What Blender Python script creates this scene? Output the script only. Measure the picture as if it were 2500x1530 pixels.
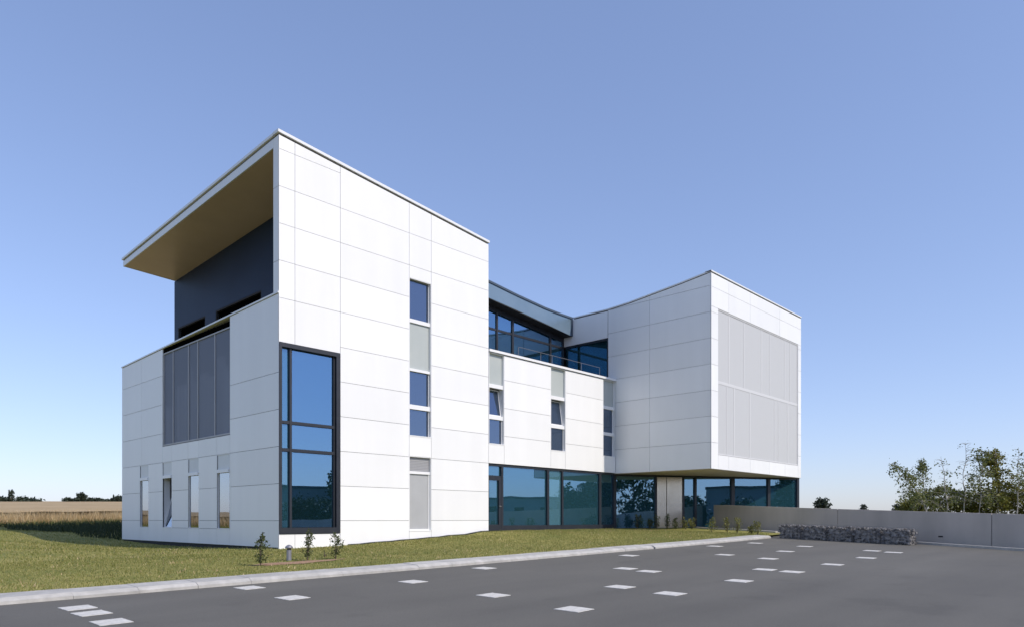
import bpy, math, random
import numpy as np
from mathutils import Vector, Matrix
R = math.radians
random.seed(7); rng = np.random.default_rng(11)
SC = bpy.context.scene
COL = SC.collection
for o in list(bpy.data.objects): bpy.data.objects.remove(o)

# ------------------------------------------------------------------ camera, sky, sun
F = 1747.0                                   # focal length in pixels of the 2500 px wide photograph
EX = np.array([.68811, .72558]); EY = np.array([-.72558, .68811])   # world X / Y seen as (right, ahead)
CAMX, CAMY, EYE = -11.583, -21.355, .95
cd = bpy.data.cameras.new('camera'); cam = bpy.data.objects.new('camera', cd); COL.objects.link(cam)
cd.sensor_width = 36; cd.lens = F / 2500 * 36
cd.shift_y = (1266 - 765) / 2500
cd.clip_start = .1; cd.clip_end = 6000
cam.location = (CAMX, CAMY, EYE)
cam.rotation_euler = (R(90), 0, math.atan2(-EX[1], EY[1]))
SC.camera = cam
SUN_EL = R(41); SUN_AZ = R(10.5)              # azimuth measured from the normal of the long front (-Y) towards +X
sdir = Vector((math.sin(SUN_AZ) * math.cos(SUN_EL), -math.cos(SUN_AZ) * math.cos(SUN_EL), math.sin(SUN_EL)))
w = bpy.data.worlds.new('World'); SC.world = w; w.use_nodes = True
nt = w.node_tree; bg = nt.nodes['Background']
sky = nt.nodes.new('ShaderNodeTexSky'); sky.sky_type = 'NISHITA'; sky.sun_disc = False
sky.sun_elevation = SUN_EL; sky.sun_rotation = math.pi - SUN_AZ
sky.altitude = 50; sky.air_density = 1.0; sky.dust_density = 0.6; sky.ozone_density = 3.0
bg.inputs['Strength'].default_value = .15
gm = nt.nodes.new('ShaderNodeGamma'); gm.inputs['Gamma'].default_value = .66      # hazy summer sky: softer fall-off towards the zenith
tn = nt.nodes.new('ShaderNodeMixRGB'); tn.blend_type = 'MULTIPLY'; tn.inputs[0].default_value = 1; tn.inputs[2].default_value = (1.0, 1.035, 1.28, 1)
nt.links.new(sky.outputs[0], gm.inputs['Color']); nt.links.new(gm.outputs[0], tn.inputs[1]); nt.links.new(tn.outputs[0], bg.inputs['Color'])
sl = bpy.data.lights.new('sun', 'SUN'); sl.energy = 2.05; sl.angle = R(.5); sl.color = (1, .91, .79)
so = bpy.data.objects.new('sun', sl); COL.objects.link(so)
so.rotation_euler = sdir.to_track_quat('Z', 'Y').to_euler()
SC.view_settings.view_transform = 'Standard'; SC.view_settings.look = 'None'
SC.view_settings.exposure = 0.72; SC.view_settings.gamma = 1
SC.cycles.max_bounces = 8; SC.cycles.transparent_max_bounces = 16; SC.cycles.glossy_bounces = 4
SC.cycles.use_denoising = True
SC.cycles.caustics_reflective = False; SC.cycles.caustics_refractive = False

# ------------------------------------------------------------------ materials
def mat(name, col, rough=.6, metal=0, spec=.5):
    m = bpy.data.materials.new(name); m.use_nodes = True
    b = m.node_tree.nodes['Principled BSDF']
    b.inputs['Base Color'].default_value = (*col, 1); b.inputs['Roughness'].default_value = rough
    b.inputs['Metallic'].default_value = metal; b.inputs['Specular IOR Level'].default_value = spec
    return m
def N(m, t, **kw):
    n = m.node_tree.nodes.new(t)
    for k, v in kw.items():
        if hasattr(n, k): setattr(n, k, v)
        else: n.inputs[k.replace('_', ' ')].default_value = v
    return n
def L(m, a, b): m.node_tree.links.new(a, b)
def bsdf(m): return m.node_tree.nodes['Principled BSDF']
def ramp(m, stops):
    r = N(m, 'ShaderNodeValToRGB'); e = r.color_ramp.elements
    while len(e) < len(stops): e.new(.5)
    for el, (p, c) in zip(e, stops): el.position = p; el.color = (*c, 1)
    return r
def noise(m, scale, detail=5, rough=.6, coord='Object'):
    t = N(m, 'ShaderNodeTexCoord'); n = N(m, 'ShaderNodeTexNoise')
    n.inputs['Scale'].default_value = scale; n.inputs['Detail'].default_value = detail; n.inputs['Roughness'].default_value = rough
    L(m, t.outputs[coord], n.inputs['Vector']); return n
def varied(name, c0, c1, scale, rough=.7, island=0, bump=0, bscale=None, metal=0, spec=.5, detail=5):
    """noise between two colours, optional variation per mesh island and bump"""
    m = mat(name, c0, rough, metal, spec); b = bsdf(m)
    n = noise(m, scale, detail); r = ramp(m, [(.3, c0), (.7, c1)])
    L(m, n.outputs['Fac'], r.inputs['Fac']); out = r.outputs['Color']
    if island:
        g = N(m, 'ShaderNodeNewGeometry'); mr = N(m, 'ShaderNodeMapRange')
        mr.inputs['To Min'].default_value = 1 - island; mr.inputs['To Max'].default_value = 1 + island
        L(m, g.outputs['Random Per Island'], mr.inputs['Value'])
        h = N(m, 'ShaderNodeHueSaturation'); L(m, mr.outputs[0], h.inputs['Value']); L(m, out, h.inputs['Color']); out = h.outputs['Color']
    L(m, out, b.inputs['Base Color'])
    if bump:
        bn = noise(m, bscale or scale * 4, 6); bp = N(m, 'ShaderNodeBump'); bp.inputs['Strength'].default_value = bump
        bp.inputs['Distance'].default_value = .02
        L(m, bn.outputs['Fac'], bp.inputs['Height']); L(m, bp.outputs[0], b.inputs['Normal'])
    return m
def glass(name, tint, refl=.42, gl=(.86, .93, 1), film=0, fcol=(.12, .40, .52)):
    m = bpy.data.materials.new(name); m.use_nodes = True; t = m.node_tree
    for n in list(t.nodes): t.nodes.remove(n)
    o = t.nodes.new('ShaderNodeOutputMaterial'); mx = t.nodes.new('ShaderNodeMixShader')
    tr = t.nodes.new('ShaderNodeBsdfTransparent'); tr.inputs[0].default_value = (*tint, 1)
    g = t.nodes.new('ShaderNodeBsdfGlossy'); g.inputs['Roughness'].default_value = .004; g.inputs['Color'].default_value = (*gl, 1)
    lw = t.nodes.new('ShaderNodeLayerWeight'); lw.inputs['Blend'].default_value = .5
    p = t.nodes.new('ShaderNodeMath'); p.operation = 'POWER'; p.inputs[1].default_value = 4
    mr = t.nodes.new('ShaderNodeMapRange'); mr.inputs['To Min'].default_value = refl; mr.inputs['To Max'].default_value = .95
    t.links.new(lw.outputs['Facing'], p.inputs[0]); t.links.new(p.outputs[0], mr.inputs['Value'])
    # each pane is a touch out of true, so what it mirrors bends slightly
    tc = t.nodes.new('ShaderNodeTexCoord'); ns = t.nodes.new('ShaderNodeTexNoise'); ns.inputs['Scale'].default_value = .7; ns.inputs['Detail'].default_value = 1
    bp = t.nodes.new('ShaderNodeBump'); bp.inputs['Strength'].default_value = .12; bp.inputs['Distance'].default_value = .02
    t.links.new(tc.outputs['Object'], ns.inputs['Vector']); t.links.new(ns.outputs['Fac'], bp.inputs['Height']); t.links.new(bp.outputs[0], g.inputs['Normal'])
    t.links.new(mr.outputs[0], mx.inputs[0]); t.links.new(tr.outputs[0], mx.inputs[1]); t.links.new(g.outputs[0], mx.inputs[2])
    t.links.new(mx.outputs[0], o.inputs[0])
    if film:      # body tint of the coated glass
        df = t.nodes.new('ShaderNodeBsdfDiffuse'); df.inputs[0].default_value = (*fcol, 1); m2 = t.nodes.new('ShaderNodeMixShader'); m2.inputs[0].default_value = film
        t.links.new(mx.outputs[0], m2.inputs[1]); t.links.new(df.outputs[0], m2.inputs[2]); t.links.new(m2.outputs[0], o.inputs[0])
    return m
def mesh_screen(name, col, open_):
    m = mat(name, col, .5); t = m.node_tree; o = t.nodes['Material Output']; b = bsdf(m)
    tr = t.nodes.new('ShaderNodeBsdfTransparent'); mx = t.nodes.new('ShaderNodeMixShader'); mx.inputs[0].default_value = open_
    t.links.new(b.outputs[0], mx.inputs[1]); t.links.new(tr.outputs[0], mx.inputs[2]); t.links.new(mx.outputs[0], o.inputs[0]); return m
def leafy(name, cols, trans=.3):
    m = mat(name, cols[0], .55, 0, .3); b = bsdf(m); t = m.node_tree
    g = N(m, 'ShaderNodeNewGeometry'); r = ramp(m, [(i / max(1, len(cols) - 1), c) for i, c in enumerate(cols)])
    L(m, g.outputs['Random Per Island'], r.inputs['Fac']); L(m, r.outputs['Color'], b.inputs['Base Color'])
    tl = N(m, 'ShaderNodeBsdfTranslucent'); L(m, r.outputs['Color'], tl.inputs['Color'])
    mx = N(m, 'ShaderNodeMixShader'); mx.inputs[0].default_value = trans
    L(m, b.outputs[0], mx.inputs[1]); L(m, tl.outputs[0], mx.inputs[2]); L(m, mx.outputs[0], t.nodes['Material Output'].inputs[0]); return m

M = {}
M['panel'] = varied('white_panel', (.85, .85, .84), (.88, .88, .87), .35, .38, island=.03)
M['joint'] = mat('joint_backing', (.22, .22, .22), .8)
M['white'] = mat('white_metal', (.82, .82, .82), .35)
M['cap'] = mat('cap_metal', (.78, .79, .80), .3)
M['cap_gap'] = mat('flashing_shadow_line', (.24, .24, .25), .7)
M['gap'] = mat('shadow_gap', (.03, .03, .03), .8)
M['frame'] = varied('dark_frame', (.016, .019, .027), (.024, .027, .035), 3, .42)
M['infill'] = varied('grey_infill', (.42, .455, .44), (.46, .49, .475), 1.2, .35)
M['louvre'] = varied('grey_louvre', (.36, .36, .37), (.40, .40, .41), 2, .5)
M['blind'] = varied('grey_blind', (.40, .405, .41), (.44, .445, .45), 1, .25)
M['navy'] = varied('navy_cladding', (.004, .018, .050), (.008, .026, .064), .5, .5, spec=.2)
M['black'] = mat('black_glass', (.002, .002, .002), .9, 0, 0)
M['soffit'] = varied('brown_soffit', (.57, .44, .35), (.64, .50, .40), .6, .38)
M['soffit2'] = varied('grey_soffit', (.59, .52, .50), (.66, .58, .56), .7, .6)
M['fascia'] = varied('blue_grey_metal', (.17, .25, .32), (.22, .30, .37), .5, .3, metal=.35)
M['trim'] = mat('dark_trim', (.06, .085, .12), .4)
M['steel'] = varied('brushed_steel', (.62, .56, .48), (.74, .67, .58), .8, .24, metal=.9)
M['glass'] = glass('tinted_glass', (.30, .50, .56), .46, (.30, .50, .74), .10)
M['glass_corner'] = glass('corner_glass', (.34, .54, .62), .56, (.27, .45, .67), .03)
M['glass_side'] = glass('side_glass', (.42, .48, .55), .55, (.66, .70, .76))
M['glass_dark'] = glass('deep_teal_glass', (.22, .42, .50), .22, (.40, .75, .88), .07, (.06, .30, .40))
M['glass_pale'] = glass('clear_glass', (.55, .70, .75), .34, (.36, .58, .80), .26, (.18, .42, .52))
M['glass_office'] = glass('office_glass', (.42, .50, .60), .56, (.25, .32, .44), .05, (.3, .38, .5))
M['screen_grey'] = mesh_screen('grey_mesh', (.225, .255, .33), .48)
M['screen_post'] = mat('screen_post', (.635, .635, .64), .5)
M['screen_white'] = mesh_screen('white_mesh', (.60, .605, .61), .10)
M['roof'] = varied('roof_membrane', (.30, .30, .31), (.36, .36, .36), .5, .8)
M['inwall'] = varied('interior_plaster', (.42, .42, .40), (.48, .48, .46), .4, .8)
M['infloor'] = varied('interior_floor', (.16, .15, .14), (.20, .19, .18), .8, .5)
M['curtain'] = varied('pale_curtain', (.72, .75, .82), (.84, .87, .93), 1.5, .8)
M['green'] = mat('green_partition', (.28, .42, .28), .4)
M['concrete'] = varied('wall_concrete', (.46, .42, .37), (.54, .49, .44), .5, .75, bump=.15, bscale=6)
M['kerb'] = varied('kerb_concrete', (.42, .405, .37), (.54, .52, .48), 2.2, .8, island=.06, bump=.2, bscale=25)
M['paint'] = varied('worn_paint', (.52, .50, .45), (.74, .71, .65), 9, .7)
M['stone'] = varied('gabion_stone', (.085, .08, .08), (.28, .27, .26), 6, .8, island=.55, bump=.5, bscale=30)
M['wire'] = mat('galvanised_wire', (.22, .22, .23), .5, .6)
M['lampm'] = varied('bollard_metal', (.26, .26, .29), (.32, .32, .35), 4, .4, metal=.4)
M['lampd'] = mat('bollard_lens', (.06, .06, .07), .25)
M['soil'] = varied('bare_soil', (.30, .17, .10), (.40, .26, .16), 5, .95, bump=.5, bscale=30)
M['bark'] = varied('brown_bark', (.09, .065, .045), (.15, .11, .08), 8, .9)
M['birchbark'] = varied('pale_birch_bark', (.30, .27, .23), (.44, .41, .36), 6, .8)
M['leaf_shrub'] = leafy('shrub_leaves', [(.035, .055, .018), (.08, .10, .03), (.13, .15, .06), (.06, .08, .03)])
M['leaf_olive'] = leafy('olive_leaves', [(.15, .17, .04), (.25, .24, .07), (.13, .15, .045), (.30, .27, .11)])
M['leaf_birch'] = leafy('birch_leaves', [(.07, .095, .035), (.15, .17, .05), (.26, .27, .08), (.10, .11, .06)], .42)
M['leaf_hedge'] = leafy('hedge_leaves', [(.09, .095, .018), (.22, .21, .04), (.14, .12, .03), (.28, .26, .05), (.12, .14, .025)], .3)
M['leaf_far'] = leafy('far_tree_leaves', [(.03, .045, .03), (.05, .065, .04), (.04, .055, .045)], .15)
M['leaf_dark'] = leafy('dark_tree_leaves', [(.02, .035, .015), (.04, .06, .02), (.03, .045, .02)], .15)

# asphalt: fine grain, broad worn patches, a few stains
def asphalt():
    m = varied('asphalt', (.108, .102, .087), (.139, .131, .111), .16, .85, bump=.25, bscale=60, detail=6); b = bsdf(m)
    src = b.inputs['Base Color'].links[0].from_socket
    g = noise(m, 45, 4, .8); mr = N(m, 'ShaderNodeMapRange'); mr.inputs['To Min'].default_value = .55; mr.inputs['To Max'].default_value = 1.45
    L(m, g.outputs['Fac'], mr.inputs['Value'])
    s = noise(m, .9, 3, .5); rs = ramp(m, [(.30, (.80, .80, .80)), (.40, (1, 1, 1))]); L(m, s.outputs['Fac'], rs.inputs['Fac'])
    a = N(m, 'ShaderNodeMixRGB', blend_type='MULTIPLY'); a.inputs[0].default_value = 1; L(m, src, a.inputs[1]); L(m, mr.outputs[0], a.inputs[2])
    c = N(m, 'ShaderNodeMixRGB', blend_type='MULTIPLY'); c.inputs[0].default_value = .6; L(m, a.outputs[0], c.inputs[1]); L(m, rs.outputs[0], c.inputs[2])
    L(m, c.outputs[0], b.inputs['Base Color']); return m
M['asphalt'] = asphalt()
def lawn_mat(name, dry, mid, lush):
    m = mat(name, mid, .9, 0, .2); b = bsdf(m)
    n1 = noise(m, .35, 4); n2 = noise(m, 3.2, 6, .7); n3 = noise(m, 28, 4, .7)
    r = ramp(m, [(.38, lush), (.5, mid), (.62, dry)])
    ad = N(m, 'ShaderNodeMath', operation='MULTIPLY_ADD'); ad.inputs[1].default_value = .45
    h = N(m, 'ShaderNodeMath', operation='MULTIPLY'); h.inputs[1].default_value = .55
    L(m, n2.outputs['Fac'], h.inputs[0]); L(m, n1.outputs['Fac'], ad.inputs[0]); L(m, h.outputs[0], ad.inputs[2]); L(m, ad.outputs[0], r.inputs['Fac'])
    mr = N(m, 'ShaderNodeMapRange'); mr.inputs['To Min'].default_value = .55; mr.inputs['To Max'].default_value = 1.45; L(m, n3.outputs['Fac'], mr.inputs['Value'])
    x = N(m, 'ShaderNodeMixRGB', blend_type='MULTIPLY'); x.inputs[0].default_value = 1; L(m, r.outputs[0], x.inputs[1]); L(m, mr.outputs[0], x.inputs[2])
    L(m, x.outputs[0], b.inputs['Base Color'])
    bp = N(m, 'ShaderNodeBump'); bp.inputs['Strength'].default_value = .6; bp.inputs['Distance'].default_value = .03; L(m, n3.outputs['Fac'], bp.inputs['Height']); L(m, bp.outputs[0], b.inputs['Normal'])
    return m
M['lawn'] = lawn_mat('lawn', (.36, .31, .105), (.26, .245, .072), (.14, .17, .042))
M['ground'] = lawn_mat('rough_ground', (.22, .19, .09), (.15, .16, .06), (.10, .12, .045))
M['blade'] = leafy('grass_blades', [(.14, .175, .04), (.245, .24, .07), (.40, .35, .14), (.17, .20, .048), (.29, .275, .085)], .25)
M['wheat'] = varied('ripe_wheat', (.36, .25, .12), (.48, .35, .18), .08, .9, bump=.6, bscale=3)
M['stalk'] = leafy('wheat_stalks', [(.70, .53, .30), (.58, .43, .23), (.80, .64, .40), (.36, .27, .14), (.74, .57, .33)], .35)

# rain-washed streaks on the cladding, wheel tracks on the asphalt: stretched noise over the base colour
def streaks(m, scale, lo, hi, size=1.0):
    b = bsdf(m); src = b.inputs['Base Color'].links[0].from_socket
    t = N(m, 'ShaderNodeTexCoord'); mp = N(m, 'ShaderNodeMapping'); mp.inputs['Scale'].default_value = scale
    n = N(m, 'ShaderNodeTexNoise'); n.inputs['Scale'].default_value = size; n.inputs['Detail'].default_value = 4
    L(m, t.outputs['Object'], mp.inputs['Vector']); L(m, mp.outputs[0], n.inputs['Vector'])
    mr = N(m, 'ShaderNodeMapRange'); mr.inputs['From Min'].default_value = .3; mr.inputs['From Max'].default_value = .7; mr.inputs['To Min'].default_value = lo; mr.inputs['To Max'].default_value = hi
    L(m, n.outputs['Fac'], mr.inputs['Value'])
    x = N(m, 'ShaderNodeMixRGB', blend_type='MULTIPLY'); x.inputs[0].default_value = 1; L(m, src, x.inputs[1]); L(m, mr.outputs[0], x.inputs[2]); L(m, x.outputs[0], b.inputs['Base Color'])
streaks(M['panel'], (1.6, 1.6, .12), .965, 1.0)
streaks(M['asphalt'], (.08, .9, 1), .90, 1.08)
streaks(M['concrete'], (1.2, 1.2, .2), .88, 1.04)
streaks(M['kerb'], (3, 3, 3), .84, 1.05, 2.0)

# ------------------------------------------------------------------ helpers
class MB:
    def __init__(s): s.v = []; s.f = []; s.m = []
    def add(s, vs, fs, m=0):
        b = len(s.v); s.v += [tuple(map(float, p)) for p in vs]
        for f in fs: s.f.append(tuple(b + i for i in f)); s.m.append(m)
    def quad(s, a, b, c, d, m=0): s.add([a, b, c, d], [(0, 1, 2, 3)], m)
    def hexa(s, lo4, hi4, m=0):
        s.add(list(lo4) + list(hi4), [(3, 2, 1, 0), (4, 5, 6, 7), (0, 1, 5, 4), (1, 2, 6, 5), (2, 3, 7, 6), (3, 0, 4, 7)], m)
    def box(s, x0, x1, y0, y1, z0, z1, m=0):
        s.hexa([(x0, y0, z0), (x1, y0, z0), (x1, y1, z0), (x0, y1, z0)], [(x0, y0, z1), (x1, y0, z1), (x1, y1, z1), (x0, y1, z1)], m)
    def tube(s, path, rad, n=8, m=0, cap=True):
        path = [Vector(p) for p in path]; rings = []; b = len(s.v)
        for i, p in enumerate(path):
            d = (path[min(i + 1, len(path) - 1)] - path[max(i - 1, 0)]).normalized()
            u = d.cross(Vector((0, 0, 1)));  u = u if u.length > 1e-3 else Vector((1, 0, 0)); u.normalize(); v = d.cross(u)
            r = rad[i] if hasattr(rad, '__len__') else rad
            for k in range(n):
                a = 2 * math.pi * k / n; s.v.append(tuple(p + u * (r * math.cos(a)) + v * (r * math.sin(a))))
        for i in range(len(path) - 1):
            for k in range(n):
                s.f.append((b + i * n + k, b + i * n + (k + 1) % n, b + (i + 1) * n + (k + 1) % n, b + (i + 1) * n + k)); s.m.append(m)
        if cap:
            s.f.append(tuple(b + k for k in range(n))[::-1]); s.m.append(m)
            s.f.append(tuple(b + (len(path) - 1) * n + k for k in range(n))); s.m.append(m)
    def build(s, name, mats, parent=None, smooth=False, loc=None):
        me = bpy.data.meshes.new(name); me.from_pydata(s.v, [], s.f)
        mats = mats if isinstance(mats, (list, tuple)) else [mats]
        for m in mats: me.materials.append(m)
        if len(mats) > 1: me.polygons.foreach_set('material_index', s.m)
        if smooth: me.polygons.foreach_set('use_smooth', [True] * len(me.polygons))
        me.update()
        import bmesh as _b
        if len(s.f) < 20000:
            bm = _b.new(); bm.from_mesh(me); _b.ops.recalc_face_normals(bm, faces=bm.faces); bm.to_mesh(me); bm.free()
        o = bpy.data.objects.new(name, me); COL.objects.link(o)
        if parent: o.parent = parent
        if loc is not None: o.location = loc
        return o
def np_mesh(name, V, Fq, m, parent=None, loc=None):
    """mesh from numpy arrays, all faces the same size"""
    V = np.asarray(V, dtype=np.float32); Fq = np.asarray(Fq, dtype=np.int32); k = Fq.shape[1]
    me = bpy.data.meshes.new(name); me.vertices.add(len(V)); me.vertices.foreach_set('co', V.ravel())
    me.loops.add(Fq.size); me.loops.foreach_set('vertex_index', Fq.ravel())
    me.polygons.add(len(Fq)); me.polygons.foreach_set('loop_start', np.arange(0, Fq.size, k, dtype=np.int32))
    me.update(calc_edges=True); me.validate(); me.materials.append(m)
    o = bpy.data.objects.new(name, me); COL.objects.link(o)
    if parent: o.parent = parent
    if loc is not None: o.location = loc
    return o
def tag(o, label=None, cat=None, group=None, kind=None):
    if label: o['label'] = label
    if cat: o['category'] = cat
    if group: o['group'] = group
    if kind: o['kind'] = kind
    return o
def thing(name, label, cat, loc=(0, 0, 0), rz=0, group=None):
    o = bpy.data.objects.new(name, None); COL.objects.link(o); o.empty_display_size = .2
    o.location = loc; o.rotation_euler = (0, 0, rz); return tag(o, label, cat, group)
def struct(o): o['kind'] = 'structure'; return o

# ------------------------------------------------------------------ terrain
KF = [(-160, -4.0), (-60, -5.6), (-30, -6.9), (-8.95, -7.95), (-5.1, -8.15), (-1.2, -8.35), (2.8, -8.5), (7.9, -8.63), (12.6, -8.78), (17.3, -8.78)]   # front of the kerb
KX = np.array([p[0] for p in KF]); KY = np.array([p[1] for p in KF])
def depth_of(x, y): return (x - CAMX) * EX[1] + (y - CAMY) * EY[1]
def plane(x, y):
    d = depth_of(np.asarray(x, float), np.asarray(y, float))
    lat = ((np.asarray(x, float) - CAMX) * EX[0] + (np.asarray(y, float) - CAMY) * EY[0]) / np.maximum(d, 20)
    rise = np.interp(lat, [-.5, -.1, .25], [.0269, .022, .007])          # the fields climb to the left, fall away to the right
    return EYE - 1.67 + np.interp(d, [-40, 45], [-1.2, 1.35]) + rise * np.clip(d - 45, 0, 360)
_ctl = [(x, -.3, z) for x, z in ((-.3, -.03), (1.4, 0), (2.83, .04), (4, .1), (5.29, .16), (6.4, .22), (7.59, .29), (9.41, .43), (11, .46), (13, .46), (15, .46), (17, .46), (18.6, .46))]
_ctl += [(-.4, y, z) for y, z in ((2, -.07), (4, -.11), (6, -.14), (8, -.15), (10, -.14), (12, -.1), (14.45, -.04))]
_ctl += [(x, 2.5, z) for x, z in ((2, 0), (8, .3), (14, .45), (18, .45))]
_ctl += [(21, -1.9, .46), (23.2, -3.1, .45), (19.5, -3.5, .42), (26, -5, .45), (28.9, -6, .45)]
_ctl += [(x, float(np.interp(x, KX, KY)) + o_, None) for o_ in (.3, .75) for x in np.arange(-40, 19, 2.5)]
_ctl += [(-14, y, None) for y in range(0, 60, 8)] + [(x, 31, None) for x in range(-20, 40, 6)] + [(-7, y, None) for y in range(4, 30, 6)] + [(0, 24, .36)]
_cx = np.array([c[0] for c in _ctl]); _cy = np.array([c[1] for c in _ctl])
_cr = np.array([(.075 if c[2] is None else c[2] - float(plane(c[0], c[1]))) for c in _ctl])
def ground_z(x, y):
    x = np.asarray(x, float); y = np.asarray(y, float); sh = x.shape; x = x.ravel(); y = y.ravel()
    out = np.zeros(len(x))
    for i in range(0, len(x), 20000):
        d2 = (x[i:i + 20000, None] - _cx) ** 2 + (y[i:i + 20000, None] - _cy) ** 2 + .02
        ww = d2 ** -1.6; out[i:i + 20000] = (ww * _cr).sum(1) / ww.sum(1)
    return (plane(x, y) + out).reshape(sh)
def gz(x, y): return float(ground_z(np.array([x]), np.array([y]))[0])
def pz(x, y): return float(plane(x, y))
def grid(name, xs, ys, zf, m, keep=None):
    X, Y = np.meshgrid(xs, ys); Z = zf(X, Y); nx, ny = len(xs), len(ys)
    V = np.stack([X, Y, Z], -1).reshape(-1, 3); i = np.arange(nx * ny).reshape(ny, nx)
    Fq = np.stack([i[:-1, :-1], i[:-1, 1:], i[1:, 1:], i[1:, :-1]], -1).reshape(-1, 4)
    if keep is not None:
        c = V[Fq].mean(1); Fq = Fq[keep(c[:, 0], c[:, 1])]
    o = np_mesh(name, V, Fq, m); o.data.polygons.foreach_set('use_smooth', [True] * len(Fq)); return o
def spaced(c, near, far, n):
    t = np.linspace(-1, 1, n); return c + near * t + (far - near) * np.sign(t) * np.abs(t) ** 5
struct(grid('ground', spaced(0, 150, 2600, 120), spaced(0, 150, 2600, 120), lambda x, y: plane(x, y) - .6, M['ground']))
# the car park: one sheet bounded by the kerb and the concrete wall
WALL0 = np.array([23.45, -3.1]); WALL1 = np.array([16.53, -17.45]); WD = (WALL1 - WALL0) / np.linalg.norm(WALL1 - WALL0); WN = np.array([WD[1], -WD[0]])  # WN faces the car park
def wall_at(s, off=0): p = WALL0 + WD * s + WN * off; return float(p[0]), float(p[1])
def ribbon(name, A, B, za, zb, m):
    """sheet between two polylines of equal length"""
    mb = MB()
    for i in range(len(A) - 1):
        mb.quad((*A[i], za(*A[i])), (*A[i + 1], za(*A[i + 1])), (*B[i + 1], zb(*B[i + 1])), (*B[i], zb(*B[i])))
    return mb.build(name, m)
cols = list(np.linspace(-160, 17.3, 60))
mb = MB()
def far_edge(x): return float(np.interp(x, KX, KY))
ys_ = [0, -1.5, -4, -8, -14, -22, -34, -60]
PTS = [[(x, far_edge(x) + dy + .05, ) for dy in ys_] for x in cols]
for a, b in zip(PTS[:-1], PTS[1:]):
    for j in range(len(ys_) - 1):
        q = [a[j], a[j + 1], b[j + 1], b[j]]; mb.quad(*[(x, y, pz(x, y)) for x, y in q])
x0 = 17.3     # right of the kerb's end: up to the foot of the wall
Lw = [wall_at(s, .35) for s in np.linspace(5.0, 60, 24)]
Ll = [(17.3, float(np.interp(i, [0, 23], [-8.73, -68.7]))) for i in range(24)]
for i in range(23):
    if Lw[i][0] > 17.3: mb.quad(*[(x, y, pz(x, y)) for x, y in (Ll[i], Ll[i + 1], (max(17.3, Lw[i + 1][0]), Lw[i + 1][1]) if Lw[i + 1][0] > 17.3 else Ll[i + 1], Lw[i])])
struct(mb.build('parking_lot', M['asphalt']))

# lawn
def in_lawn(x, y):
    k = y > np.interp(x, KX, KY + .3)
    s = (x - WALL0[0]) * WN[0] + (y - WALL0[1]) * WN[1]
    return k & ((s > .3) | (y > -2.5)) & (x < 24) & (y < 34) & (x > -60)
xs = np.unique(np.concatenate([np.arange(-60, -14, 2.), np.arange(-14, 24.1, .35)])); ys = np.unique(np.concatenate([np.arange(-9.2, 3, .2), np.arange(3, 34.1, .5)]))
def lawn_z(x, y): return ground_z(x, y)
struct(grid('lawn', xs, ys, lawn_z, M['lawn'], in_lawn))
# kerb stones
mb = MB(); x = -30.0
while x < 17.2:
    ln = 1.0; x1 = min(x + ln, 17.25); e = .0025
    if abs(x - 8) < .6: x1 = 8.55; e = .02
    ya, yb = float(np.interp(x, KX, KY)), float(np.interp(x1, KX, KY)); jz = random.uniform(-.006, .006); jy = random.uniform(-.008, .008)
    P = [(x + e, ya + jy), (x1 - e, yb + jy), (x1 - e, yb + .62 + jy), (x + e, ya + .62 + jy)]
    lo = [(px, py, pz(px, py) - .2) for px, py in P]
    hi = [(px, py + (.10 if k < 2 else 0), pz(px, py) + (.105 if k < 2 else .115) + jz) for k, (px, py) in enumerate(P)]
    mid = [(px, py, pz(px, py) + .05 + jz) for px, py in P]
    mb.hexa(lo, mid); mb.hexa([(a, b, c + .0005) for a, b, c in mid], hi); x = x1 + (.08 if abs(x1 - 8.55) < .01 else 0)
struct(mb.build('kerb', M['kerb']))
# pale strip along the foot of the wall and the glazing
mb = MB()
_s = list(np.linspace(-1.6, 5.6, 10)) + list(np.linspace(12.7, 40, 24))
seg = [wall_at(q, .62) for q in _s]; sg2 = [wall_at(q, .98 if q < 6 else .84) for q in _s]
for i in range(len(_s) - 1):
    if _s[i] < 6 < _s[i + 1]: continue
    lo = [(*seg[i], 0), (*seg[i + 1], 0), (*sg2[i + 1], 0), (*sg2[i], 0)]
    zt = [gz(a, b) + .07 if b > -9 else pz(a, b) + .08 for a, b, _ in lo]
    mb.hexa([(a, b, z - .25) for (a, b, _), z in zip(lo, zt)], [(a, b, z) for (a, b, _), z in zip(lo, zt)])
struct(mb.build('path', M['kerb']))
# planting soil around the bollard
mb = MB(); outline = []
for i in range(40):
    a = 2 * math.pi * i / 40; rr = 1 + .18 * math.sin(3 * a + 1) + .12 * math.sin(7 * a)
    outline.append((-2.45 + 1.15 * rr * math.cos(a), -5.42 + .34 * rr * math.sin(a)))
for i in range(40):
    a, b = outline[i], outline[(i + 1) % 40]; c = (-2.45, -5.42)
    mb.add([(*a, gz(*a) + .012), (*b, gz(*b) + .012), (*c, gz(*c) + .03)], [(0, 1, 2)])
struct(mb.build('planting_soil', M['soil']))

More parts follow.
